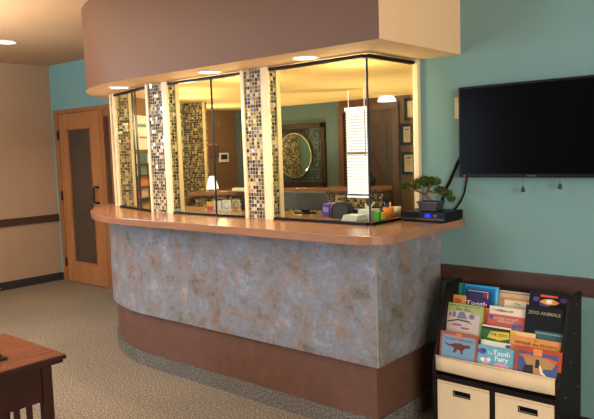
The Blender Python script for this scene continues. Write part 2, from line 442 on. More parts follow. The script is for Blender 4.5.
ct = thing('countertop', 'brown wood-grain countertop with a rounded corner over the stone-look counter', 'countertop', (-2.9, 2.9, ZCT-.045))
R = .15; AX = -3.65
cor = [(-1.655-R+R*math.cos(math.radians(a)), 2.50+R+R*math.sin(math.radians(a))) for a in range(0, -91, -9)]
out = [(-1.655, YT-.002)]+cor+[(AX, 2.50)]+arc(2.50, ax=AX)[1:]+[(AX-1.55, YD-.004)]
inn = [(AX-(AY-2.95), YD-.004)]+[p for p in arc(2.95, ax=AX)[::-1] if p[1] > 3.36]+[(-4.1, 3.32), (-1.972, 3.32), (-1.972, YT-.002)]
part('top_slab', MB().poly(out+inn, ZCT-.045, ZCT, bev=.003), M['counter'], ct)

# ------------------------------------------------------------------ mosaic pillars
def pillar(corner_r, corner_l, depth, label, inner_dir):
    """front right corner, front left corner on plan; square pillar with cream corner trims"""
    a, b2 = Vector(corner_l), Vector(corner_r); dr = (b2-a).normalized(); nn = Vector(inner_dir).normalized()
    root = thing('mosaic_pillar', label, 'pillar', ((a.x+b2.x)/2, (a.y+b2.y)/2+.05, ZCT), 'mosaic pillars between the glass panes')
    def quad(s0, s1, t0, t1, z0=ZCT+.001, z1=ZS-.001):
        P = [a+dr*s0+nn*t0, a+dr*s1+nn*t0, a+dr*s1+nn*t1, a+dr*s0+nn*t1]
        return MB().poly([(p.x, p.y) for p in P], z0, z1)
    L = (b2-a).length
    part('tile_body', quad(.006, L-.006, .006, depth-.006), M['mosaic'], root, 'small square glass tiles in brown, cream and black')
    for s in (0, L-.052):
        wd = .050 if s else .020
        part('corner_trim', quad(s-.004, s+wd+(.004 if s else 0), -.004, .012), M['trimcream'], root)
    part('corner_trim', quad(L-.012, L+.004, depth-.03, depth+.004), M['trimcream'], root)
    return root
pillar((-3.607, 2.85), (-3.845, 2.85), .10, 'mosaic tile pillar between the narrow left pane and the middle pane', (0, 1))
pillar((-2.655, 2.85), (-2.879, 2.85), .10, 'mosaic tile pillar between the middle pane and the large corner pane', (0, 1))
pillar((-4.505, 3.035), (-4.62, 3.065), .14, 'end mosaic tile pillar closest to the oak door', (.25, .97))

# ------------------------------------------------------------------ glass screens
def screen(x0, y0, x1, y1, label, seams, name='glass_screen'):
    a, b2 = Vector((x0, y0)), Vector((x1, y1)); dr = (b2-a).normalized(); nn = Vector((-dr.y, dr.x)); L = (b2-a).length
    root = thing(name, label, 'glass screen', ((x0+x1)/2, (y0+y1)/2, ZCT))
    def quad(s0, s1, t0, t1, z0, z1):
        P = [a+dr*s0+nn*t0, a+dr*s1+nn*t0, a+dr*s1+nn*t1, a+dr*s0+nn*t1]
        return MB().poly([(p.x, p.y) for p in P], z0, z1)
    part('bottom_track', quad(0, L, -.014, .014, ZCT+.0005, ZCT+.016), M['black'], root, 'black bottom track')
    part('top_track', quad(0, L, -.014, .014, ZS-.026, ZS-.0085), M['black'], root, 'black top track')
    st = [0]+seams+[L]
    for i in range(len(st)-1):
        off = .004*(1 if i % 2 else -1) if seams else 0
        p = part('glass_pane', quad(st[i]+.001, st[i+1]-.001, off-.003, off+.003, ZCT+.014, ZS-.02), M['glass'], root)
        if i: part('pane_edge', quad(st[i]-.002, st[i]+.002, -.007, .007, ZCT+.014, ZS-.02), M['glassedge'], p)
    return root
screen(-4.50, 3.035, -3.848, 2.865, 'narrow tall glass pane nearest the oak door', [.37, .43])
screen(-3.602, 2.865, -2.884, 2.865, 'middle sliding glass screen with a central seam', [.432])
g3 = screen(-2.650, 2.868, -1.974, 2.868, 'large glass screen showing the round mirror and office desk', [])
g4 = screen(-1.958, 2.874, -1.958, 3.338, 'side glass screen at the corner showing framed certificates', [])
part('corner_seam', MB().box(-1.962, -1.953, 2.862, 2.871, ZCT+.014, ZS-.02), M['blackmetal'], g4, 'black corner joint')

# ------------------------------------------------------------------ recessed lights
def downlight(x, y, z, label, r, m, group=None):
    root = thing('recessed_light', label, 'ceiling light', (x, y, z), group)
    part('trim_ring', MB().lathe([(r*.86, z-.0005), (r*.86, z-.006), (r, z-.008), (r*1.12, z-.0005)], (x, y, 0)), M['white'], root)
    part('lens', MB().lathe([(0, z-.004), (r*.87, z-.004), (r*.87, z-.001), (0, z-.001)], (x, y, 0), 32, 'z', False), m, root, 'glowing lens')
DL = [(-4.09, 2.80, 'glowing recessed light under the round left end of the soffit'),
      (-3.03, 2.735, 'glowing recessed light under the soffit above the middle pane'),
      (-2.275, 2.745, 'glowing recessed light under the soffit nearest its square corner')]
for x, y, lb in DL: downlight(x, y, ZS, lb, .072, M['lens'], 'soffit downlights')
downlight(-6.10, 2.95, ZC, 'recessed light in the main tan ceiling, left of the soffit', .10, M['lens_cool'])

# ------------------------------------------------------------------ television wall
tv = thing('television', 'large black flat television hung on the teal wall', 'television', (-1.21, YT-.05, 1.33))
tx0, tx1, tz0, tz1, ty = -1.651, -.765, 1.335, 1.825, YT-.08
part('bezel', MB().box(tx0, tx1, ty, ty+.035, tz0, tz1, .004), M['black'], tv)
part('screen', MB().box(tx0+.012, tx1-.012, ty-.002, ty+.003, tz0+.02, tz1-.012), M['screen'], tv, 'dark glossy screen')
part('back_housing', MB().box(tx0+.10, tx1-.10, ty+.033, ty+.06, tz0+.06, tz1-.09, .01), M['black'], tv)
part('wall_bracket', MB().box(-1.4, -1.0, ty+.055, YT-.0005, 1.45, 1.7, .003), M['blackmetal'], tv)
part('brand_badge', MB().box(-1.272, -1.222, ty-.0035, ty+.001, tz0+.006, tz0+.013), flat((70, 70, 70)), tv)
pl = MB()
for k in range(11): pl.box(tx0-.0012, tx0+.002, ty+.006, ty+.014, tz0+.10+k*.034, tz0+.10+k*.034+.016)
part('side_marking', pl, flat((170, 176, 176)), tv, 'row of pale marks along the side edge')
part('power_light', MB().box(tx0+.03, tx0+.036, ty-.0035, ty+.001, tz0+.006, tz0+.010), emit('red_led', (255, 60, 30), 1.5), tv)
for i, px in enumerate((523, 560)):
    a = ony(px, 178, ty+.02); e = ony(px+.5, 190 if i == 0 else 187, ty+.02)
    r = thing('pull_cord', ['short pull cord with a grey tip hanging under the television, nearer the bonsai', 'short pull cord with a grey tip hanging under the television, farther from the bonsai'][i], 'cord', (a.x, a.y, e.z), 'television pull cords')
    part('cord', MB().tube([(a.x, a.y, tz0+.002), (a.x, a.y, e.z+.015)], .0018, 6), flat((96, 104, 104)), r)
    part('tip', MB().lathe([(0, e.z-.012), (.010, e.z-.010), (.011, e.z+.004), (.004, e.z+.018), (0, e.z+.018)], (a.x, a.y, 0), 14), flat((58, 62, 64)), r)
sw = thing('wall_plate', 'cream switch plate on the teal wall at the television edge', 'wall plate', (-1.675, YT, 1.66))
part('plate', MB().box(-1.71, -1.64, YT-.007, YT-.0005, 1.66, 1.778, .003), flat((206, 190, 140)), sw)
part('rocker', MB().box(-1.69, -1.66, YT-.011, YT-.006, 1.685, 1.752, .002), flat((214, 200, 156)), sw)
def wire(pts, r, label):
    P = [Vector(p) for p in pts]; out = []
    for i in range(len(P)-1):
        p0, p1, p2, p3 = P[max(i-1, 0)], P[i], P[i+1], P[min(i+2, len(P)-1)]
        for k in range(8):
            t_ = k/8; out.append(.5*((2*p1)+(-p0+p2)*t_+(2*p0-5*p1+4*p2-p3)*t_*t_+(-p0+3*p1-3*p2+p3)*t_**3))
    out.append(P[-1]); lo_ = min(out, key=lambda p: p.z)
    solo('power_cable', MB().tube(out, r, 8), M['black'], label, 'cable', (lo_.x, lo_.y, lo_.z), 'television cables')
yc = YT-.018
wire([ony(464, 150, yc), ony(457.5, 163, yc), ony(450, 181, yc), ony(445, 191, yc), ony(441, 206, yc), ony(440, 213, yc)], .010, 'thick black cable running straight from television to behind the bonsai')
wire([ony(468, 172, yc), ony(466, 184, yc), ony(463.5, 195, yc), ony(457.5, 206, yc), ony(450, 213.5, yc)], .006, 'thin black cable curving from television bottom to the set-top box')

# ------------------------------------------------------------------ set-top box and bonsai
bz = ZCT
bx = thing('media_box', 'flat black set-top box with a blue display on the countertop', 'electronics box', (-1.79, 3.26, bz))
part('case', MB().box(-1.928, -1.650, 3.13, 3.335, bz+.006, bz+.056, .004), M['black'], bx)
part('front_strip', MB().box(-1.922, -1.657, 3.126, 3.131, bz+.010, bz+.024), flat((44, 46, 50), .25), bx)
part('display', MB().box(-1.772, -1.742, 3.1265, 3.131, bz+.028, bz+.046), M['bluelcd'], bx, 'glowing blue display')
part('display', MB().box(-1.722, -1.702, 3.1272, 3.131, bz+.030, bz+.044), flat((90, 92, 98)), bx)
for x in (-1.915, -1.672):
    for y in (3.145, 3.32): part('foot', MB().lathe([(.009, bz+.0003), (.009, bz+.008)], (x, y, 0), 12), M['black'], bx)
py = 3.20; pz = bz+.0565
bt = thing('bonsai_tree', 'small bonsai in a dark rectangular pot on the set-top box', 'plant', (-1.79, py, pz))
pc = ony(431, 208, py).x
def rect_ring(w2, d2, z): return [(pc-w2, py-d2, z), (pc+w2, py-d2, z), (pc+w2, py+d2, z), (pc-w2, py+d2, z)]
o = bmesh.new(); prev = None
prof = [(.046, .034, pz+.0005), (.051, .038, pz+.004), (.058, .044, pz+.044), (.063, .048, pz+.046), (.063, .048, pz+.054), (.058, .044, pz+.054), (.056, .042, pz+.048)]
rs = []
for w2, d2, z in prof: rs.append([o.verts.new(p) for p in rect_ring(w2, d2, z)])
o.faces.new(rs[0][::-1])
for i in range(len(rs)-1):
    for k in range(4): o.faces.new((rs[i][k], rs[i][(k+1) % 4], rs[i+1][(k+1) % 4], rs[i+1][k]))
o.faces.new(rs[-1])
mb = MB(); mb._merge(o); pot = part('pot', mb, M['pot'], bt, 'dark slate rectangular pot')
so_ = MB().lathe([(0, pz+.060), (.03, pz+.057), (.054, pz+.050), (.054, pz+.046), (0, pz+.046)], (pc, py, 0), 16)
for v in so_.b.verts: v.co.y = py+(v.co.y-py)*.7
part('soil', so_, M['soil'], pot)
def wp(u, v, dy=0): return ony(u, v, py+dy)
tr = MB()
tr.tube([wp(431, 204.5), wp(429, 199), wp(426, 195), wp(428, 190, .01), wp(430, 186, .01), wp(430, 181, .0)], [.014, .011, .009, .008, .007, .003])
tr.tube([wp(426, 195), wp(420, 192, -.04), wp(413, 189.5, -.09), wp(408, 187, -.11)], [.007, .0055, .004, .002])
tr.tube([wp(428, 191, .01), wp(434, 192.5, .0), wp(441, 193, -.01), wp(448, 196, -.01), wp(452, 199)], [.006, .005, .004, .003, .002])
tr.tube([wp(440, 193, -.01), wp(436, 198, -.005), wp(437, 203)], [.004, .003, .002])
part('trunk', tr, M['bark'], bt, 'twisting brown trunk and branches')
def pad(cx, cy, rx, ry, n, dy=0):
    c = wp(cx, cy, dy); k = (wp(cx+1, cy).x-wp(cx, cy).x)
    o = bmesh.new()
    for i in range(n):
        while True:
            p = Vector((random.uniform(-1, 1), random.uniform(-1, 1), random.uniform(-1, 1)))
            if p.length < 1: break
        q = c+Vector((p.x*rx*k, p.y*rx*k*.7, p.z*ry*k))
        dr = Vector((p.x+random.gauss(0, .5), p.y+random.gauss(0, .5), .5+random.gauss(0, .5))).normalized()
        sd = dr.cross(Vector((random.gauss(0, 1), random.gauss(0, 1), random.gauss(0, 1)))).normalized()
        L = random.uniform(.009, .020); w2 = random.uniform(.0016, .0032)
        a, b3, c3, d3 = q-dr*L*.4, q+sd*w2, q+dr*L, q-sd*w2
        o.faces.new([o.verts.new(v) for v in (a, b3, c3, d3)])
    m = MB(); m._merge(o); part('foliage_pad', m, M['needles'], bt)
pad(406, 186, 5, 3.2, 330, -.09); pad(414, 187, 6, 3.6, 380, -.06); pad(419, 182, 5, 2.8, 280, -.03)
pad(426, 179.5, 7, 3.2, 420, .01); pad(434, 181.5, 7, 3.6, 430, .01); pad(428, 184.5, 6, 2.6, 240, .03)
pad(439, 189.5, 5.5, 3.2, 320); pad(446, 193.5, 6, 3.4, 360, -.01); pad(451.5, 199, 3.5, 3, 200, -.01)

# ------------------------------------------------------------------ sling bookshelf
SX0, SX1, SYB, SYF, SZT = -1.637, -.985, 3.25, 2.94, .785
bs = thing('sling_bookshelf', 'dark wooden sling bookshelf with cream fabric tiers below the television', 'bookshelf', ((SX0+SX1)/2, 3.1, 0))
prof = [(SYB, 0.0), (SYB, SZT-.01), (SYB-.01, SZT), (3.115, SZT), (3.10, SZT-.012), (SYF+.005, .40), (SYF, .385), (SYF, 0.0)]
for i, (x0, x1) in enumerate(((SX0, SX0+.02), (SX1-.02, SX1))):
    sp = part('side_panel', MB().poly(prof, x0, x1, 'x', bev=.002), M['espresso'], bs)
    if i:
        for (y, z) in ((3.17, .735), (3.14, .60), (3.09, .47), (3.02, .32), (3.20, .32), (3.02, .06)):
            part('screw_head', MB().lathe([(0, x1+.0012), (.004, x1+.001), (.0045, x1-.001)], (0, y, z), 10, 'x'), flat((120, 116, 110), .3), sp)
ix0, ix1 = SX0+.02, SX1-.02
part('shelf_board', MB().box(ix0, ix1, SYF+.004, SYB-.004, .302, .325, .002), M['espresso'], bs)
part('bottom_board', MB().box(ix0, ix1, SYF+.004, SYB-.004, .05, .072, .002), M['espresso'], bs)
part('divider', MB().box(-1.322, -1.302, SYF+.004, SYB-.004, .072, .302, .002), M['espresso'], bs)
part('back_board', MB().box(ix0, ix1, SYB-.012, SYB-.003, .072, .31), M['espresso'], bs)
part('top_rail', MB().box(ix0, ix1, SYB-.022, SYB-.002, SZT-.045, SZT-.022, .002), M['espresso'], bs)
part('kick_board', MB().box(ix0, ix1, SYF+.012, SYF+.03, .0, .05), M['espresso'], bs)
TAN = .2
tiers = {}   # bottom of each pocket: (y, z)
for nm, yb, zb, lip, back in (('A', 3.150, .575, .04, .165), ('B', 3.068, .44, .03, .07), ('C', 3.002, .395, .055, .05), ('D', 2.960, .352, .072, .09)):
    tiers[nm] = (yb, zb)
    P = [(yb-.020, zb+lip), (yb-.021, zb+lip*.5), (yb-.019, zb), (yb-.006, zb-.008), (yb+.030, zb-.004), (yb+.036, zb+.02), (yb+.036+TAN*back, zb+back)]
    part('fabric_sling', MB().sheet(P, ix0+.001, ix1-.001, .002, 14, .004), M['canvas'], bs, 'cream canvas sling tier')
lipd = tiers['D']; part('dowel', MB().tube([(ix0, lipd[0]-.018, lipd[1]+.074), (ix1, lipd[0]-.018, lipd[1]+.074)], .005, 8), M['canvas'], bs)
part('dowel', MB().tube([(ix0, 3.225, .742), (ix1, 3.225, .742)], .005, 8), M['canvas'], bs)

def fbin(x0, x1, hx0, hx1, label):
    r = thing('fabric_bin', label, 'storage bin', ((x0+x1)/2, 3.08, .072), 'canvas bins under the bookshelf')
    y0, y1, z0, z1 = SYF+.008, 3.22, .0745, .297
    hz = (.232, .255)
    f = MB()
    f.box(x0, hx0, y0, y0+.006, z0, z1); f.box(hx1, x1, y0, y0+.006, z0, z1)
    f.box(hx0, hx1, y0, y0+.006, z0, hz[0]); f.box(hx0, hx1, y0, y0+.006, hz[1], z1)
    f.box(x0, x0+.005, y0+.006, y1, z0, z1-.004); f.box(x1-.005, x1, y0+.006, y1, z0, z1-.004); f.box(x0, x1, y1-.006, y1, z0, z1-.004); f.box(x0+.005, x1-.005, y0+.006, y1-.006, z0, z0+.005)
    part('body', f, M['canvas'], r)
    h = MB()
    h.box(hx0-.004, hx1+.004, y0-.002, y0+.001, hz[1], hz[1]+.004); h.box(hx0-.004, hx1+.004, y0-.002, y0+.001, hz[0]-.004, hz[0])
    h.box(hx0-.004, hx0, y0-.002, y0+.001, hz[0], hz[1]); h.box(hx1, hx1+.004, y0-.002, y0+.001, hz[0], hz[1])
    part('handle_slot', h, M['black'], r, 'black-edged hand slot')
    part('slot_lining', MB().box(hx0, hx1, y0+.0065, y0+.008, hz[0], hz[1]), M['black'], r)
    part('hem', MB().box(x0, x1, y0-.0015, y0+.0005, z1-.012, z1-.009), flat((176, 156, 122)), r)
fbin(-1.612, -1.327, -1.52, -1.432, 'cream canvas bin under the bookshelf, beside the counter')
fbin(-1.297, -1.010, -1.178, -1.092, 'cream canvas bin under the bookshelf, on the side away from the counter')

# ------------------------------------------------------------------ books
def book(tl, trr, ytop, tier, cover, label, th=.008, lean=TAN, top=None):
    """top corners as seen, depth of the top edge, pocket it stands in. Returns (root, cover, w, h): local x centred, z up from the foot, front face at y=0"""
    A, B = ony(tl[0], tl[1], ytop), ony(trr[0], trr[1], ytop)
    x0, x1 = A.x, B.x; zt = (A.z+B.z)/2; zb = tiers[tier][1]+.002
    ang = math.atan(lean); h = (zt-zb)/math.cos(ang); w2 = x1-x0
    r = bpy.data.objects.new('book', None); LOCAL.append(r); COL.objects.link(r); r.empty_display_size = .05
    tag(r, label, 'book', "children's books in the sling bookshelf")
    cv = MB(); cv.box(-w2/2, w2/2, 0, .0016, 0, h, .0005); cv.box(-w2/2, w2/2, th-.0016, th, 0, h, .0005); cv.box(-w2/2, -w2/2+.0016, .001, th-.001, 0, h)
    c = part('cover', cv, flat(cover), r)
    part('pages', MB().box(-w2/2+.0016, w2/2-.003, .0016, th-.0016, .002, h-.002), M['paper'], r)
    r.rotation_euler = (-ang, 0, 0)
    r.location = ((x0+x1)/2, ytop-h*math.sin(ang), zt-h*math.cos(ang))
    return r, c, w2, h
def art(r, name, c, shapes, y=0.0):
    if 1 < len(shapes) < 6:
        return [art(r, name, c, [s], y) for s in shapes][0]
    m = MB()
    for s in shapes:
        if s[0] == 'r': m.box(s[1], s[2], y-.0009, y+.0003, s[3], s[4])
        elif s[0] == 'e': m.disc((s[1], y+.0003, s[2]), 1, 0, .0012, s[3], s[4], 20)
        elif s[0] == 'p': m.poly(s[1], y-.0010, y+.0003, 'y')
    return part(name, m, flat(c), r)

# back tier
r, c, w2, h = book((457, 282.1), (467, 283.4), 3.218, 'A', (46, 132, 132), 'tall teal book at the back of the top tier, beside the counter')
r, c, w2, h = book((465, 283.2), (499, 287.8), 3.205, 'A', (46, 150, 206), 'large sky blue book at the back of the top tier')
art(c, 'spine_band', (110, 190, 226), [('r', w2/2-.012, w2/2-.004, .01, h-.004)]); art(c, 'cover_picture', (30, 110, 176), [('r', -w2/2+.006, w2/2-.02, .02, h-.012)])
r, c, w2, h = book((503.6, 296.9), (532, 301), 3.188, 'A', (206, 140, 70), 'cream book with an orange border in the top tier')
art(c, 'cover_picture', (226, 216, 190), [('r', -w2/2+.008, w2/2-.002, .02, h-.012)]); text('title', 'Books', .011, c, flat((90, 80, 70)), (.0, -.001, h-.026))
r, c, w2, h = book((530, 289.8), (571, 295), 3.172, 'A', (14, 14, 24), 'black book with bright purple and orange cover art at the top right')
art(c, 'cover_band', (222, 84, 52), [('r', -.045, .04, h-.026, h-.016)])
art(c, 'cover_picture', (92, 64, 130), [('e', -.065, h-.040, .016, .012), ('e', .068, h-.034, .018, .012), ('e', -.02, h-.062, .03, .014)])
art(c, 'cover_eye', (226, 160, 70), [('p', [(-.05, h-.05), (-.02, h-.036), (.012, h-.033), (.05, h-.048), (.03, h-.060), (-.01, h-.064)])]); art(c, 'cover_eye_centre', (236, 232, 220), [('e', 0, h-.047, .014, .010)], -.0008)
r, c, w2, h = book((467.9, 289.3), (489, 291.8), 3.176, 'A', (52, 48, 88), 'small navy book with a white border in front of the blue book')
art(c, 'cover_edge', (214, 206, 214), [('r', -w2/2+.003, w2/2-.003, h-.006, h-.003), ('r', w2/2-.006, w2/2-.003, .02, h-.004)]); art(c, 'cover_picture', (150, 40, 56), [('r', w2/2-.03, w2/2-.008, h-.03, h-.01)])
r, c, w2, h = book((464.5, 295.4), (489.8, 300.5), 3.160, 'A', (62, 40, 96), 'purple book with a pale title reading Tooth')
text('title', 'Tooth', .030, c, flat((224, 214, 214)), (0, -.001, h-.030), width=w2*.82)
r, c, w2, h = book((447.3, 293.2), (466, 296), 3.150, 'A', (210, 150, 76), 'yellow orange book at the counter end of the top tier')
art(c, 'cover_picture', (190, 96, 50), [('e', .012, h-.03, .022, .012), ('p', [(-.02, h-.05), (.03, h-.045), (.035, h-.07), (-.03, h-.07)])])
# second tier
r, c, w2, h = book((481, 307), (491, 308.6), 3.112, 'B', (190, 116, 66), 'plain orange brown book behind the light green book')
r, c, w2, h = book((441.8, 302.4), (450, 303.2), 3.104, 'B', (36, 92, 78), 'dark green book peeking out behind the light green book')
r, c, w2, h = book((443.5, 301.1), (483.5, 307.3), 3.090, 'B', (158, 172, 104), 'light green book with a crowd of pale figures on its cover')
text('author_line', 'TALES FROM A GREEN HOUSE', .007, c, flat((60, 62, 44)), (0, -.001, h-.010), width=w2*.82)
text('title', 'Do, De...', .020, c, flat((40, 40, 40)), (.012, -.001, h-.028), width=w2*.4)
art(c, 'cover_picture', (196, 184, 176), [('p', [(-w2/2+.012, .02), (w2/2-.016, .02), (w2/2-.014, h-.05), (0, h-.036), (-w2/2+.010, h-.046)])])
art(c, 'cover_figure', (112, 122, 150), [('r', -.055, -.036, h-.072, h-.044), ('p', [(-.03, h-.076), (-.012, h-.04), (.012, h-.04), (.03, h-.076)]), ('e', .055, h-.06, .016, .014)], -.0008)
art(c, 'cover_figure', (156, 104, 98), [('r', -.05, .0, h-.116, h-.105), ('r', .0, .045, h-.13, h-.12), ('e', .05, h-.058, .008, .008), ('e', -.068, h-.06, .007, .012)], -.0014)
art(c, 'cover_line', (72, 64, 62), [('p', [(-.08, h-.096), (-.02, h-.080), (.04, h-.084), (.06, h-.1), (.04, h-.092), (-.02, h-.088), (-.08, h-.102)])], -.0014)
r, c, w2, h = book((489.8, 305), (526.5, 310.4), 3.108, 'B', (222, 208, 184), 'white book with grey sketches standing behind the pink red book')
art(c, 'cover_picture', (130, 132, 112), [('p', [(-w2/2+.01, h-.02), (-.03, h-.012), (.0, h-.018), (.03, h-.014), (.03, h-.022), (-.03, h-.026)])])
r, c, w2, h = book((488, 312.4), (525, 318.8), 3.094, 'B', (186, 92, 84), 'pink red book with cream lettering and blue flowers')
text('title', 'GUESS WHAT\nFRIENDS?', .017, c, flat((226, 200, 176)), (.0, -.001, h-.026), width=w2*.66)
art(c, 'cover_flower', (70, 96, 160), [('e', .045, h-.048, .014, .011), ('e', .072, h-.046, .012, .011), ('e', -.078, h-.016, .012, .010)], -.0004)
r, c, w2, h = book((526.1, 304.5), (564.5, 309.3), 3.089, 'B', (13, 17, 16), 'black book titled Zoo Animals in the second tier', .012)
text('title', 'ZOO ANIMALS', .022, c, flat((150, 140, 112)), (.0, -.001, h-.034), width=w2*.84)
# third tier
r, c, w2, h = book((534.8, 329), (565.5, 335.6), 3.058, 'C', (54, 92, 98), 'dark teal book with pale ticks half hidden behind the orange book')
art(c, 'cover_picture', (156, 178, 176), [('r', -w2/2+.006+k*.012, -w2/2+.013+k*.012, h-.014, h-.008) for k in range(11)])
r, c, w2, h = book((482.6, 324.3), (511.5, 327.8), 3.052, 'C', (44, 104, 58), 'green and yellow book with a white title strip in the third tier')
art(c, 'cover_band', (226, 200, 170), [('r', -w2/2, w2/2, h-.010, h-.001)]); art(c, 'cover_stripe', (50, 34, 34), [('r', -w2/2, w2/2, h-.022, h-.011)])
art(c, 'cover_picture', (214, 190, 66), [('p', [(-.045, h-.062), (-.03, h-.03), (.065, h-.024), (.07, h-.055), (.02, h-.07)])], -.0004)
text('title', 'THE ZOO', .020, c, flat((60, 40, 30)), (.012, -.0018, h-.044), width=w2*.6)
r, c, w2, h = book((510.4, 329.3), (535.5, 335), 3.046, 'C', (214, 190, 130), 'cream yellow book between the green book and the dark teal book')
art(c, 'cover_band', (196, 170, 70), [('r', -w2/2, -w2/2+.03, h-.03, h-.008)])
r, c, w2, h = book((511.2, 336), (561.8, 341.6), 3.032, 'C', (208, 142, 80), "wide tan orange book titled Winnie the Pooh's")
text('title', "WINNIE the POOH'S", .020, c, flat((104, 58, 34)), (.0, -.001, h-.030), width=w2*.84)
art(c, 'cover_picture', (120, 70, 40), [('e', 0, h-.012, .006, .003), ('e', -.01, h-.048, .006, .004), ('e', .016, h-.049, .006, .004)])
r, c, w2, h = book((481, 338.6), (513.8, 345.2), 3.024, 'C', (222, 216, 200), 'white book with a blue corner label directly behind the tooth fairy book')
art(c, 'cover_label', (52, 80, 150), [('r', w2/2-.04, w2/2-.006, h-.022, h-.008)])
# front tier
r, c, w2, h = book((441, 330.3), (478.3, 335.8), 3.000, 'D', (162, 84, 58), 'rust red framed dinosaur book in the front tier')
art(c, 'cover_picture', (116, 150, 178), [('r', -w2/2+.012, w2/2-.012, .01, h-.016)])
art(c, 'cover_badge', (214, 118, 58), [('r', -.018, .016, h-.026, h-.003)], -.0008)
text('title', 'MY FIRST DINOSAUR', .014, c, flat((150, 56, 52)), (0, -.0016, h-.036), width=w2*.74)
zc = h-.068
art(c, 'dinosaur_picture', (104, 52, 34), [('p', [(-.078, zc+.018), (-.066, zc+.006), (-.045, zc+.003), (-.022, zc+.012), (.012, zc+.016), (.034, zc+.008), (.050, zc+.014), (.068, zc+.008), (.066, zc+.0), (.048, zc-.004), (.034, zc-.010), (.026, zc-.022), (.030, zc-.036), (.018, zc-.036), (.014, zc-.022), (-.004, zc-.016), (-.014, zc-.036), (-.026, zc-.036), (-.020, zc-.012), (-.032, zc-.006), (-.050, zc-.004), (-.068, zc+.0)])], -.0012)
r, c, w2, h = book((478.4, 344), (515, 350.7), 2.992, 'D', (104, 168, 188), 'light blue book titled The Tooth Fairy in the front tier')
text('title', 'Tooth\nFairy', .033, c, flat((232, 236, 232)), (.030, -.001, h-.042), width=w2*.46)
text('title_small', 'The', .016, c, flat((232, 236, 232)), (-.028, -.001, h-.034))
art(c, 'cover_badge', (84, 84, 160), [('e', -.072, h-.03, .022, .014), ('e', -.062, h-.024, .012, .010)]); art(c, 'cover_picture', (222, 150, 176), [('e', -.05, h-.078, .018, .016), ('e', .03, h-.092, .040, .016)])
art(c, 'cover_wing', (226, 226, 226), [('e', -.066, h-.07, .012, .010), ('e', -.034, h-.066, .010, .010)], -.0006)
r, c, w2, h = book((515.8, 345.6), (562.3, 352.4), 2.985, 'D', (168, 72, 50), 'red framed book with an elephant with white tusks in the front tier')
art(c, 'cover_picture', (72, 86, 130), [('r', -w2/2+.016, w2/2-.016, .008, h-.02)])
art(c, 'cover_badge', (222, 130, 66), [('r', -.022, .020, h-.034, h-.002)], -.0008)
art(c, 'cover_title_band', (206, 84, 56), [('p', [(-w2/2+.02, h-.036), (-.03, h-.030), (-.024, h-.044), (-w2/2+.022, h-.046)]), ('p', [(.03, h-.034), (w2/2-.018, h-.044), (w2/2-.018, h-.058), (.03, h-.048)])], -.0008)
art(c, 'elephant_picture', (168, 132, 84), [('p', [(-.07, h-.046), (-.02, h-.036), (.03, h-.038), (.085, h-.06), (.07, h-.085), (.03, h-.09), (.012, .01), (-.012, .01), (-.02, h-.08), (-.05, h-.082)])], -.0012)
art(c, 'elephant_shade', (52, 44, 44), [('p', [(-.084, .01), (-.06, h-.085), (-.02, h-.08), (-.012, .01)]), ('p', [(-.008, h-.05), (.008, h-.05), (.012, h-.09), (-.010, h-.09)])], -.0018)
art(c, 'elephant_tusk', (232, 222, 200), [('p', [(.008, h-.078), (.016, h-.078), (.026, h-.105), (.048, h-.122), (.044, h-.128), (.018, h-.112)])], -.0022)

# ------------------------------------------------------------------ end table at the near left
tx1, ty1, tzt = -2.912, 1.60, .553
et = thing('end_table', 'dark mission-style end table with a reddish brown top', 'table', (tx1-.32, ty1-.3, 0))
tx0, ty0 = tx1-.64, ty1-.66
part('tabletop', MB().box(tx0, tx1, ty0, ty1, tzt-.024, tzt-.001, .006), M['mahogany'], et)
part('top_panel', MB().box(tx0+.006, tx1-.006, ty0+.006, ty1-.006, tzt-.003, tzt), M['cherry'], et, 'reddish brown polished top panel')
part('moulding', MB().box(tx0+.012, tx1-.012, ty0+.012, ty1-.012, tzt-.042, tzt-.021, .006), M['mahogany'], et)
a0, a1, b0, b1 = tx0+.05, tx1-.05, ty0+.055, ty1-.055
for x in (a0, a1-.05):
    for y in (b0, b1-.05): part('leg', MB().box(x, x+.05, y, y+.05, 0, tzt-.041, .004), M['mahogany'], et)
for x in (a0+.012, a1-.034): part('apron', MB().box(x, x+.022, b0+.05, b1-.05, tzt-.225, tzt-.041, .002), M['mahogany'], et)
for y in (b0+.012, b1-.034): part('apron', MB().box(a0+.05, a1-.05, y, y+.022, tzt-.225, tzt-.041, .002), M['mahogany'], et)
for x in (a0+.012, a1-.034): part('stretcher', MB().box(x, x+.022, b0+.05, b1-.05, .10, .14, .002), M['mahogany'], et)
for x in (a0+.016, a1-.030):
    for k in range(7):
        y = b1-.13-k*.062
        part('slat', MB().box(x, x+.014, y, y+.026, .14, tzt-.224), M['mahogany'], et)
part('lower_shelf', MB().box(a0+.02, a1-.02, b0+.02, b1-.02, .10, .118, .002), M['mahogany'], et)
e = onz(-3, 361, tzt)
sh = thing('sign_holder', 'black upright stand with a flat foot on the end table at the frame edge', 'stand', (e.x-.04, e.y, tzt))
part('foot', MB().box(e.x-.09, e.x+.02, e.y-.02, e.y+.045, tzt+.0005, tzt+.009, .002), flat((26, 26, 27), .3), sh)
part('upright', MB().box(e.x-.075, e.x-.012, e.y+.005, e.y+.025, tzt+.008, tzt+.12, .003), M['black'], sh)
e = onz(3.3, 290.5, 0.02)
solo('door_stop', MB().lathe([(0, XL+.0125), (.014, XL+.0125), (.010, XL+.03), (.012, XL+.04), (.011, XL+.048), (0, XL+.05)], (0, e.y-.02, .036), 14, 'x'), M['white'], 'small white door stop on the dark baseboard of the tan wall', 'door stop', (XL+.012, e.y-.02, .022))

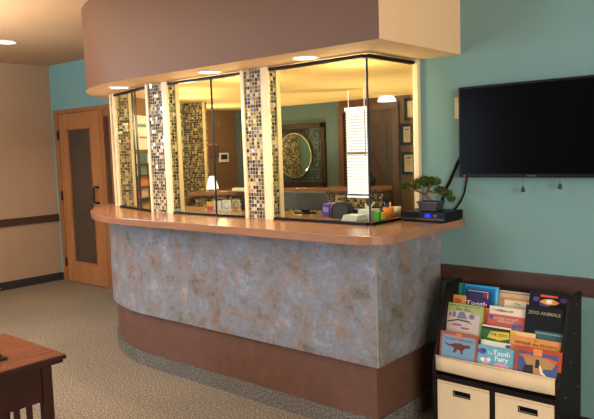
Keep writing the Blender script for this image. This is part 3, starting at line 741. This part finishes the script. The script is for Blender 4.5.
# ------------------------------------------------------------------ inside the office
# tiled column behind the middle pane
mc = thing('mosaic_column', 'wide golden mosaic column standing inside the office behind the middle pane', 'column', (-4.93, 4.2, 0))
part('tile_body', MB().box(-5.10, -4.775, 4.205, 4.24, 0, ZS-.01), M['mosaic'], mc)
part('corner_trim', MB().box(-4.788, -4.768, 4.195, 4.215, 0, ZS-.01, .002), M['trimcream'], mc)

# angled desk with wood ledge
A, B = Vector((-4.62, 3.98)), Vector((-3.26, 5.10)); dr = (B-A).normalized(); nn = Vector((-dr.y, dr.x)); LL = (B-A).length
dk = thing('office_desk', 'tiled office desk with a raised wood ledge behind the glass', 'desk', ((A.x+B.x)/2, (A.y+B.y)/2, 0))
def slab(s0, s1, t0, t1, z0, z1, bev=0):
    P = [A+dr*s0+nn*t0, A+dr*s1+nn*t0, A+dr*s1+nn*t1, A+dr*s0+nn*t1]; return MB().poly([(p.x, p.y) for p in P], z0, z1, bev=bev)
part('ledge', slab(-.1, LL+.02, -.04, .22, 1.115, 1.152, .004), M['counter'], dk, 'brown wood ledge')
part('tiled_front', slab(-.06, LL-.06, 0, .12, .0, 1.115), M['mosaic'], dk, 'golden mosaic tile front')

# teal wall: panel with scrolls, round mirror in front
pcx, pcz = -4.72, 1.45; yb = YB-.001
wa = thing('wall_art_panel', 'square dark scrollwork panel on the teal office wall', 'wall art', (pcx, YB, pcz-.35))
hw, hh = .42, .345
fr = MB(); y0, y1 = yb-.03, yb
for (a, b2, c, e) in ((-hw, hw, hh-.055, hh), (-hw, hw, -hh, -hh+.055), (-hw, -hw+.055, -hh, hh), (hw-.055, hw, -hh, hh)): fr.box(pcx+a, pcx+b2, y0, y1, pcz+c, pcz+e, .004)
part('frame', fr, flat((52, 38, 30)), wa)
part('inner_bar', MB().tube([(pcx-hw+.075, yb-.02, pcz-hh+.075), (pcx+hw-.075, yb-.02, pcz-hh+.075), (pcx+hw-.075, yb-.02, pcz+hh-.075), (pcx-hw+.075, yb-.02, pcz+hh-.075)], .005, 6, True), M['iron'], wa)
def spiral(cx, cz, r, a0, turns, sgn):
    return [(cx+r*(1-.8*k/30)*math.cos(a0+sgn*turns*2*math.pi*k/30), yb-.02, cz+r*(1-.8*k/30)*math.sin(a0+sgn*turns*2*math.pi*k/30)) for k in range(31)]
for sx in (-1, 1):
    for (ox, oz, rr, a, sg) in ((.30, .22, .075, math.pi, 1), (.30, .06, .07, -math.pi/2, -1), (.30, -.09, .07, math.pi/2, 1), (.30, -.23, .07, math.pi, -1), (.16, .24, .06, math.pi, -1), (.16, -.245, .055, 0, 1), (.05, .255, .045, 0, 1), (.05, -.255, .04, math.pi, 1)):
        m = MB().tube(spiral(pcx+sx*ox, pcz+oz, rr, a if sx > 0 else math.pi-a, 1.4, sg*sx), .006, 6); part('scroll', m, M['iron'], wa)
mr = thing('round_mirror', 'round frameless mirror in front of the dark scrollwork panel', 'mirror', (pcx, YB-.06, pcz-.23))
part('mirror_glass', MB().lathe([(0, yb-.052), (.238, yb-.052), (.244, yb-.048), (.244, yb-.044), (0, yb-.044)], (pcx, 0, pcz), 48, 'y', False), M['mirror'], mr)
part('rim', MB().tube([(pcx+.244*math.cos(k*math.pi/24), yb-.046, pcz+.244*math.sin(k*math.pi/24)) for k in range(48)], .005, 6, True), flat((190, 176, 140)), mr)
part('standoff', MB().lathe([(.03, yb-.044), (.03, yb-.002)], (pcx, 0, pcz), 12, 'y'), M['iron'], mr)

# wood-framed opening on the brown wall: dark door; blind in place of a reflection
d2 = struct_root('door_2', (-3.75, YB, 0), 'dark wood door with a wood casing behind the glass')
fr = MB(); fr.box(-4.12, -4.05, YB-.03, YB, 0, 1.93, .004); fr.box(-3.45, -3.38, YB-.03, YB, 0, 1.93, .004); fr.box(-4.12, -3.38, YB-.034, YB, 1.88, 1.95, .004)
part('door_frame', fr, M['redwood'], d2)
lf = part('door_leaf', MB().box(-4.05, -3.45, YB-.012, YB, 0, 1.88), M['darkwood'], d2)
for z0_, z1_ in ((.2, .9), (1.05, 1.75)):
    for x0_, x1_ in ((-3.98, -3.79), (-3.71, -3.52)): part('raised_panel', MB().box(x0_, x1_, YB-.018, YB-.011, z0_, z1_, .005), M['darkwood'], lf)
by = 4.55  # solid blind added in place of a window reflected in the glass
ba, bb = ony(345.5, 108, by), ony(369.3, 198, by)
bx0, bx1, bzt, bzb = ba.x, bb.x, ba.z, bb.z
bl = thing('blind_reflection', 'bright white slatted blind added in place of a window reflection in the large glass pane, left of the dark door', 'blind', ((bx0+bx1)/2, by, bzb))
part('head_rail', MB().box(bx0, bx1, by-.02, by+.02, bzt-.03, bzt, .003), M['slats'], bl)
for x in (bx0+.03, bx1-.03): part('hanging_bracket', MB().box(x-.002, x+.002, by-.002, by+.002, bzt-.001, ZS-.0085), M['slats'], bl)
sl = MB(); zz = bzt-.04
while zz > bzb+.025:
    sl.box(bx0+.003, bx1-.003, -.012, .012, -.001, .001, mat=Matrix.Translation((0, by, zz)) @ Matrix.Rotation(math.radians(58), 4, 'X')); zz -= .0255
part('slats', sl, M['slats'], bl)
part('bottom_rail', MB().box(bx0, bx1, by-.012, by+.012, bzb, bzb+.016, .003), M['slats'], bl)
for x in (bx0+.06, bx1-.06): part('ladder_cord', MB().tube([(x, by-.014, bzb+.01), (x, by-.014, bzt-.02)], .0015, 5), flat((206, 206, 200)), bl)
part('tilt_rod', MB().tube([(bx1-.012, by-.022, bzt-.42), (bx1-.012, by-.022, bzt-.02)], .004, 6), flat((150, 140, 130)), bl)
zm = ony(357, 153, by).z
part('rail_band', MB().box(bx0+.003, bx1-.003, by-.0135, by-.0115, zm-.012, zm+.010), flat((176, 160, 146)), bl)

# framed certificates
for i, (u0, u1, v0, v1, lb) in enumerate(((405, 424, 98.5, 119.5, 'uppermost of the framed certificates seen through the side glass'), (401, 414, 124, 145, 'framed certificate seen through the side glass, between the other two'), (402, 416.5, 152, 174.5, 'lowest of the framed certificates, just above the bonsai'))):
    y = YB; a = ony(u0, v0, y); b2 = ony(u1, v1, y)
    r = thing('certificate_frame', lb, 'picture frame', ((a.x+b2.x)/2, YB, b2.z), 'framed certificates on the brown office wall')
    f = MB(); t_ = .028
    f.box(a.x, b2.x, y-.02, y-.001, a.z-t_, a.z, .002); f.box(a.x, b2.x, y-.02, y-.001, b2.z, b2.z+t_, .002); f.box(a.x, a.x+t_, y-.02, y-.001, b2.z, a.z, .002); f.box(b2.x-t_, b2.x, y-.02, y-.001, b2.z, a.z, .002)
    part('frame', f, M['black'], r)
    ce = part('certificate', MB().box(a.x+t_, b2.x-t_, y-.008, y-.001, b2.z+t_, a.z-t_), flat((206, 190, 158)), r)
    ln_ = MB(); cx = (a.x+b2.x)/2; hgt = a.z-b2.z
    ln_.disc((cx, y-.008, a.z-t_-.03), .016, 0, .001, 1.6, .7)
    for k in range(4): ln_.box(cx-.035+.006*k, cx+.035-.006*k, y-.009, y-.008, a.z-t_-.06-k*.016, a.z-t_-.056-k*.016)
    part('printed_lines', ln_, flat((120, 108, 92)), ce)

# dome light, thermostat, small picture
c0 = ony(389, 102, 5.3)
dm = thing('dome_light', 'white half-dome light glowing near the top of the brown office wall', 'light', (c0.x, YB-.05, 1.90))
cz = ony(389, 101.8, YB-.06).z; cx = ony(389, 101, YB-.06).x
part('shade', MB().lathe([(0, cz), (.088, cz), (.092, cz+.006), (.078, cz+.04), (.045, cz+.058), (0, cz+.063)], (cx, YB-.10, 0), 24), M['bulb'], dm)
part('mount', MB().box(cx-.02, cx+.02, YB-.02, YB-.0005, cz+.005, cz+.055), M['white'], dm)
p = onx(223, 157.5, XO); th = thing('thermostat', 'small white thermostat with a dark screen on the brown office wall', 'thermostat', (XO, p.y, p.z-.06))
part('case', MB().box(XO+.0005, XO+.022, p.y-.075, p.y+.075, p.z-.055, p.z+.055, .004), M['white'], th)
part('display', MB().box(XO+.021, XO+.024, p.y-.05, p.y+.05, p.z-.022, p.z+.035), M['black'], th)
p = onx(212.3, 150.5, XO); pf = thing('small_picture', 'small dark red picture on the brown office wall beside the mosaic column', 'picture', (XO, p.y, p.z-.1))
part('frame', MB().box(XO+.0005, XO+.016, p.y-.09, p.y+.09, p.z-.085, p.z+.085, .003), flat((74, 44, 34)), pf)
part('artwork', MB().box(XO+.015, XO+.0175, p.y-.075, p.y+.075, p.z-.07, p.z+.055), flat((112, 66, 58)), pf)
part('title_strip', MB().box(XO+.015, XO+.0178, p.y-.075, p.y+.075, p.z+.060, p.z+.08), flat((170, 134, 100)), pf)

# things on the ledge and on the counter behind the glass
zl = 1.1525
def onledge(u, v=186): return onz(u, v, zl)
p = onz(371.5, 185.5, zl); p.x, p.y = p.x-.03, p.y+.0
vz = thing('flower_pot', 'small dark pot of red and white flowers on the wood ledge beside the reflected blind', 'plant', (p.x, p.y, zl))
part('pot', MB().lathe([(.05, zl+.0005), (.07, zl+.06), (.064, zl+.06), (.0, zl+.05)], (p.x, p.y, 0), 16), flat((44, 52, 54)), vz)
m = MB()
for k in range(9): m.lathe([(0, -.016), (.014, -.008), (.018, 0), (.012, .011), (0, .015)], (p.x+random.uniform(-.05, .04), p.y+random.uniform(-.04, .04), zl+.08+random.uniform(-.015, .05)), 8)
part('foliage', m, flat((60, 74, 58)), vz)
for c_, dx, dz in (((206, 60, 50), -.02, .15), ((235, 230, 222), .02, .165), ((220, 120, 100), -.045, .125)):
    m = MB(); m.lathe([(0, -.012), (.012, -.004), (.015, .005), (0, .012)], (p.x+dx, p.y-.03, zl+dz-.02), 8); m.tube([(p.x+dx, p.y-.03, zl+dz-.03), (p.x, p.y, zl+.05)], .002, 5)
    part('flower', m, flat(c_), vz)
p = onz(239, 191.5, zl)
solo('paper_box', MB().box(p.x-.09, p.x+.09, p.y+.0, p.y+.06, zl+.0005, zl+.03, .003), M['white'], 'small white box on the office ledge behind the middle pane', 'box', (p.x, p.y+.03, zl))

# monitor
z0 = ZCT
a = ony(280, 191.5, 3.22); b2 = ony(325.5, 190.8, 3.22)
mo = thing('computer_monitor', 'dark grey back of a computer monitor behind the large glass pane', 'monitor', ((a.x+b2.x)/2, 3.23, z0))
part('panel', MB().box(a.x, b2.x, 3.215, 3.24, z0+.025, a.z, .005), flat((84, 88, 90), .5), mo)
part('bezel', MB().box(a.x+.006, b2.x-.006, 3.2125, 3.216, z0+.033, a.z-.008), flat((76, 80, 82), .4), mo)
part('stand', MB().box((a.x+b2.x)/2-.06, (a.x+b2.x)/2+.06, 3.20, 3.29, z0+.0005, z0+.01, .003).box((a.x+b2.x)/2-.025, (a.x+b2.x)/2+.025, 3.238, 3.26, z0+.008, z0+.12), M['black'], mo)
# binders
def upright(name, u0, u1, vt, y, dep, col, label, cat, lean=0, group=None, pages=True):
    a = ony(u0, vt, y); b2 = ony(u1, vt, y); h = a.z-z0
    r = thing(name, label, cat, ((a.x+b2.x)/2, y, z0), group)
    mt = Matrix.Translation((a.x, y, z0)) @ Matrix.Rotation(lean, 4, 'Y') @ Matrix.Translation((-a.x, -y, -z0))
    part('cover', MB().box(a.x, b2.x, y, y+dep, z0+.001, a.z, .002, mat=mt), flat(col), r)
    part('label_strip', MB().box(a.x+.003, b2.x-.003, y-.001, y+.001, z0+.4*h, z0+.75*h, mat=mt), flat(tuple(min(255, x+60) for x in col)), r)
upright('binder', 322, 328.5, 203.5, 3.12, .14, (104, 84, 166), 'purple binder standing on the counter behind the large glass pane', 'binder', .05)
upright('binder', 329.5, 336.5, 202.8, 3.13, .14, (150, 128, 190), 'lilac binder standing between the purple binder and the arched sorter', 'binder', .1)
# arched letter sorter
a = ony(341.5, 212, 3.11)
ls = thing('letter_sorter', 'grey arched letter sorter on the counter behind the large glass pane', 'letter sorter', (a.x, 3.11, z0))
for k in range(3):
    y = 3.09+k*.03
    P = [(a.x-.062, y, z0+.004)]+[(a.x+.062*math.cos(math.radians(t_)), y, z0+.045+.05*math.sin(math.radians(t_))) for t_ in range(180, -1, -15)]+[(a.x+.062, y, z0+.004)]
    part('arch', MB().tube(P, .004, 6), flat((54, 56, 60), .3), ls)
    part('leaf_plate', MB().poly([(p[0], p[2]) for p in P], y+.003, y+.006, 'y'), flat((70, 74, 80), .4), ls)
part('base', MB().box(a.x-.066, a.x+.066, 3.08, 3.16, z0+.0005, z0+.006, .002), flat((44, 46, 48)), ls)
# paper stack, tissue, pots of pens and sticky notes
a = ony(355, 220, 3.03)
ps = thing('paper_stack', 'white stack of paper slips on the counter beside the arched sorter', 'papers', (a.x, 3.03, z0))
for k in range(3): part('sheet', MB().box(a.x-.055+.004*k, a.x+.05+.004*k, 2.97+.004*k, 3.06+.003*k, z0+.0005+k*.012, z0+.012+k*.012, .001), flat((232-6*k, 232-4*k, 228)), ps)
a = ony(350, 213, 3.2)
pb = thing('pencil_tray', 'dark green tray behind the white paper slips on the counter', 'tray', (a.x, 3.2, z0))
part('tray', MB().box(a.x-.05, a.x+.09, 3.17, 3.26, z0+.0005, z0+.045, .006), flat((58, 74, 66)), pb)
part('rim', MB().box(a.x-.054, a.x+.094, 3.166, 3.264, z0+.043, z0+.048, .002), flat((40, 44, 46)), pb)
a = ony(369.5, 210, 3.12)
ts = thing('tissue_box', 'white tissue box with a tuft of tissue behind the glass corner', 'tissue box', (a.x, 3.12, z0))
part('box', MB().box(a.x-.055, a.x+.04, 3.08, 3.17, z0+.0005, z0+.06, .003), flat((206, 214, 214)), ts)
tm = MB(); o = bmesh.new(); c_ = o.verts.new((a.x-.005, 3.125, z0+.055)); rg = []
for k in range(12):
    q = k/12*2*math.pi; rr = .03*(1+.3*math.sin(3*q)); rg.append(o.verts.new((a.x-.005+rr*math.cos(q), 3.125+rr*math.sin(q), z0+.085+.018*math.sin(2*q+1))))
for k in range(12): o.faces.new((c_, rg[k], rg[(k+1) % 12]))
bmesh.ops.solidify(o, geom=o.faces[:], thickness=.001); tm._merge(o); part('tissue', tm, M['white'], ts)
def notes(u, v, col, label, w2=.035, hgt=.04, y=3.03):
    a = onz(u, v, z0); r = thing('note_pad', label, 'note pad', (a.x, a.y, z0), 'coloured note pads behind the glass corner')
    part('pad', MB().box(a.x-w2/2, a.x+w2/2, a.y, a.y+.03, z0+.0005, z0+hgt, .002), flat(col), r)
    part('top_sheet', MB().box(a.x-w2/2+.002, a.x+w2/2-.002, a.y-.001, a.y+.0305, z0+hgt-.006, z0+hgt+.001), flat(tuple(min(255, x+24) for x in col)), r)
notes(376.5, 221.5, (92, 176, 70), 'green note pad just inside the glass corner', .03, .055)
notes(380.5, 220.0, (238, 216, 60), 'yellow note pad between the green pad and the orange cup', .026, .04)
a = onz(387, 217.5, z0)
cu = thing('pen_cup', 'orange cup of pens on the counter behind the side glass', 'cup', (a.x, a.y+.02, z0))
part('cup', MB().lathe([(.028, z0+.0005), (.033, z0+.06), (.030, z0+.06), (.026, z0+.01), (0, z0+.01)], (a.x, a.y+.02, 0), 18), flat((228, 140, 70)), cu)
for k, c_ in enumerate(((60, 90, 170), (40, 40, 44), (224, 196, 160))): part('pen', MB().tube([(a.x-.012+.012*k, a.y+.02, z0+.012), (a.x-.03+.02*k, a.y+.022, z0+.09)], .004, 6), flat(c_), cu)
a = onz(392, 216.5, z0)
wc = thing('pen_cup', 'white cup beside the orange cup of pens', 'cup', (a.x, a.y+.05, z0))
part('cup', MB().lathe([(.026, z0+.0005), (.030, z0+.055), (.027, z0+.055), (.024, z0+.01), (0, z0+.01)], (a.x, a.y+.05, 0), 18), flat((222, 214, 196)), wc)
# cards behind the middle pane
cg = 'cards propped on the counter behind the middle pane'
def card(u0, u1, vt, y, col, label, art_col=None, half=None):
    a = ony(u0, vt, y); b2 = ony(u1, vt, y); h = a.z-z0
    r = thing('display_card', label, 'card', ((a.x+b2.x)/2, y, z0), cg)
    part('card', MB().box(a.x, b2.x, y, y+.003, z0+.0005, a.z, .0005), flat(col), r)
    part('easel_foot', MB().poly([(y+.003, z0+.0005), (y+.045, z0+.0005), (y+.003, z0+h*.7)], (a.x+b2.x)/2-.002, (a.x+b2.x)/2+.002, 'x'), flat((210, 206, 196)), r)
    cx = (a.x+b2.x)/2; w2 = b2.x-a.x
    if half: part('lower_half', MB().box(a.x, b2.x, y-.001, y, z0+.001, z0+h*.45), flat(half), r)
    if art_col:
        m = MB(); m.tube([(cx+.3*w2*math.cos(k*math.pi/10), y-.001, z0+h*.55+.3*w2*math.sin(k*math.pi/10)) for k in range(20)], .002, 5, True); m.box(cx-.2*w2, cx+.2*w2, y-.001, y, z0+.18*h, z0+.26*h)
        part('printed_emblem', m, flat(art_col), r)
card(206.5, 213, 201.5, 3.16, (240, 206, 90), 'yellow and pink card behind the middle pane, nearest the mosaic column', None, (226, 96, 150))
card(213.5, 221, 200.5, 3.17, (236, 234, 226), 'plain white card behind the middle pane beside the yellow and pink card')
card(222, 230.5, 200, 3.15, (240, 240, 234), 'white card with a grey round emblem behind the middle pane', (150, 156, 158))
card(232, 240, 199.5, 3.2, (206, 190, 160), 'beige leaflet behind the middle pane, next to the card with the round emblem', (120, 110, 96))
card(241, 249, 196, 3.24, (52, 54, 60), 'dark folder standing at the right end of the middle pane')
# desk lamp
yl = 3.24
a = ony(212, 176, yl); zb_ = ony(212, 189, yl).z
lp = thing('desk_lamp', 'small desk lamp with a white cone shade behind the middle pane', 'lamp', (a.x+.03, yl, z0))
part('shade', MB().lathe([(.016, a.z), (.024, a.z-.008), (.045, zb_+.012), (.044, zb_), (.03, zb_+.004), (0, zb_+.01)], (a.x, yl, 0), 24), M['bulb'], lp, 'glowing white cone shade')
part('neck', MB().tube([(a.x+.005, yl, zb_+.012), (a.x+.02, yl, zb_-.01), (a.x+.035, yl, zb_-.03), (a.x+.036, yl, z0+.012)], .004, 6), flat((190, 176, 150)), lp)
part('base', MB().lathe([(.04, z0+.0005), (.038, z0+.01), (.008, z0+.016), (0, z0+.016)], (a.x+.036, yl, 0), 20), flat((60, 56, 52)), lp)
# brochure rack and poster on the side wall, behind the narrow pane
S0, S1 = Vector((-4.65, 3.20)), Vector((-5.10, 4.1)); sd = (S1-S0).normalized(); sn = Vector((-sd.y, sd.x))*-1
def onside(s0, s1, t0, t1, z0_, z1_):
    P = [S0+sd*s0+sn*t0, S0+sd*s1+sn*t0, S0+sd*s1+sn*t1, S0+sd*s0+sn*t1]; return MB().poly([(p.x, p.y) for p in P], z0_, z1_)
po = thing('notice_poster', 'white notice poster with red print behind the narrow left pane', 'poster', (S0.x, S0.y+.3, 1.6))
part('sheet', onside(.16, .62, .001, .004, 1.56, 1.86), flat((214, 216, 212)), po)
part('printed_lines', onside(.26, .5, .004, .006, 1.66, 1.675), flat((190, 90, 70)), po)
part('printed_lines', onside(.22, .54, .004, .006, 1.76, 1.785), flat((120, 140, 140)), po)
br = thing('brochure_rack', 'wall rack of brochures behind the narrow left pane', 'brochure rack', (S0.x, S0.y+.3, 1.13))
part('rack', onside(.06, .78, .001, .012, 1.12, 1.54), flat((90, 74, 60)), br)
for k in range(4): part('rack_lip', onside(.06, .78, .012, .05, 1.13+k*.10, 1.137+k*.10), flat((70, 60, 52)), br)
cols = [(198, 84, 56), (86, 130, 124), (224, 206, 176), (150, 60, 52), (70, 110, 120), (220, 150, 80), (196, 190, 180)]
for rr in range(4):
    for cc in range(5):
        i = (rr*3+cc*2) % 7; s0 = .08+cc*.138
        cn = ['red', 'teal', 'cream', 'dark red', 'blue green', 'orange', 'pale grey'][i]
        o_ = onside(s0, s0+.122, .016, .022, 1.139+rr*.10, 1.139+rr*.10+.088)
        pnt = S0+sd*(s0+.06)
        solo('brochure', o_, flat(cols[i]), '%s brochure, %s in the %s row of the wall rack' % (cn, ['first from the glass', 'second from the glass', 'in the middle', 'fourth from the glass', 'farthest from the glass'][cc], ['bottom', 'lower middle', 'upper middle', 'top'][rr]), 'brochure', (pnt.x, pnt.y, 1.139+rr*.10), 'brochures in the wall rack')

# ------------------------------------------------------------------ lights
def lamp(kind, name, loc, energy, col, size=.1, rot=None, target=None, spot=None, sy=None):
    L = bpy.data.lights.new(name, kind); L.energy = energy; L.color = lin(col)[:3]
    if kind == 'AREA':
        L.shape = 'RECTANGLE'; L.size = size; L.size_y = sy or size
    elif kind != 'SUN': L.shadow_soft_size = size
    if spot: L.spot_size = math.radians(spot); L.spot_blend = .6
    o = bpy.data.objects.new(name, L); COL.objects.link(o); o.location = loc
    if target is not None:
        o.rotation_euler = (Vector(target)-Vector(loc)).to_track_quat('-Z', 'Y').to_euler()
    return o
for x, y, _ in DL: lamp('SPOT', 'soffit_downlight_lamp', (x, y, ZS-.03), 20, (255, 226, 190), .05, target=(x, y, 0), spot=120)
lamp('SPOT', 'ceiling_downlight_lamp', (-6.1, 2.95, ZC-.03), 40, (255, 236, 210), .08, target=(-6.1, 2.95, 0), spot=130)
for x, y, e_ in ((-2.25, 3.12, 10), (-3.15, 3.12, 10), (-4.0, 3.35, 11), (-4.45, 3.75, 13), (-5.2, 4.75, 13)): lamp('POINT', 'office_fill', (x, y, 1.78), e_, (255, 226, 168), .08)  # unseen point fills added to brighten the tiled pillars, column and mirror view
for x, y, e_ in ((-3.0, 4.75, 60), (-4.4, 5.0, 60), (-2.4, 4.0, 35), (-3.6, 3.8, 30)): lamp('SPOT', 'office_ceiling_fill', (x, y, 1.0), e_, (255, 226, 172), .15, target=(x, y+.01, 3), spot=110)  # hidden upward spots added to brighten the office ceiling
lamp('AREA', 'window_light_left', (-5.15, -3.1, 1.45), 110, (206, 226, 255), 1.2, target=(-5.15, 3, 1.3), sy=1.55)
lamp('AREA', 'window_light_right', (2.8, -.6, 1.6), 210, (255, 240, 222), 2.4, target=(-1.4, 2.4, 1.6), sy=1.6)
lamp('AREA', 'room_ceiling_fill', (-3.4, .0, 2.58), 85, (255, 248, 240), 3.2, target=(-3.4, .0, 0))  # unseen overhead area fill added for the waiting room
lamp('AREA', 'ceiling_uplight_fill', (-5.2, .9, 1.75), 190, (255, 238, 214), 1.2, target=(-5.2, .901, 3))  # unseen upward fill added to brighten the tan ceiling
lamp('SPOT', 'left_fill_spot', (-7.04, .3, 1.82), 170, (208, 226, 255), .11, target=(-3.9, 2.6, 1.5), spot=95)  # unseen cool spot added to brighten the soffit and counter at left
wd = bpy.data.worlds.new('world'); SC.world = wd; wd.use_nodes = True
bg = wd.node_tree.nodes['Background']; bg.inputs[0].default_value = lin((214, 222, 232)); bg.inputs[1].default_value = .6
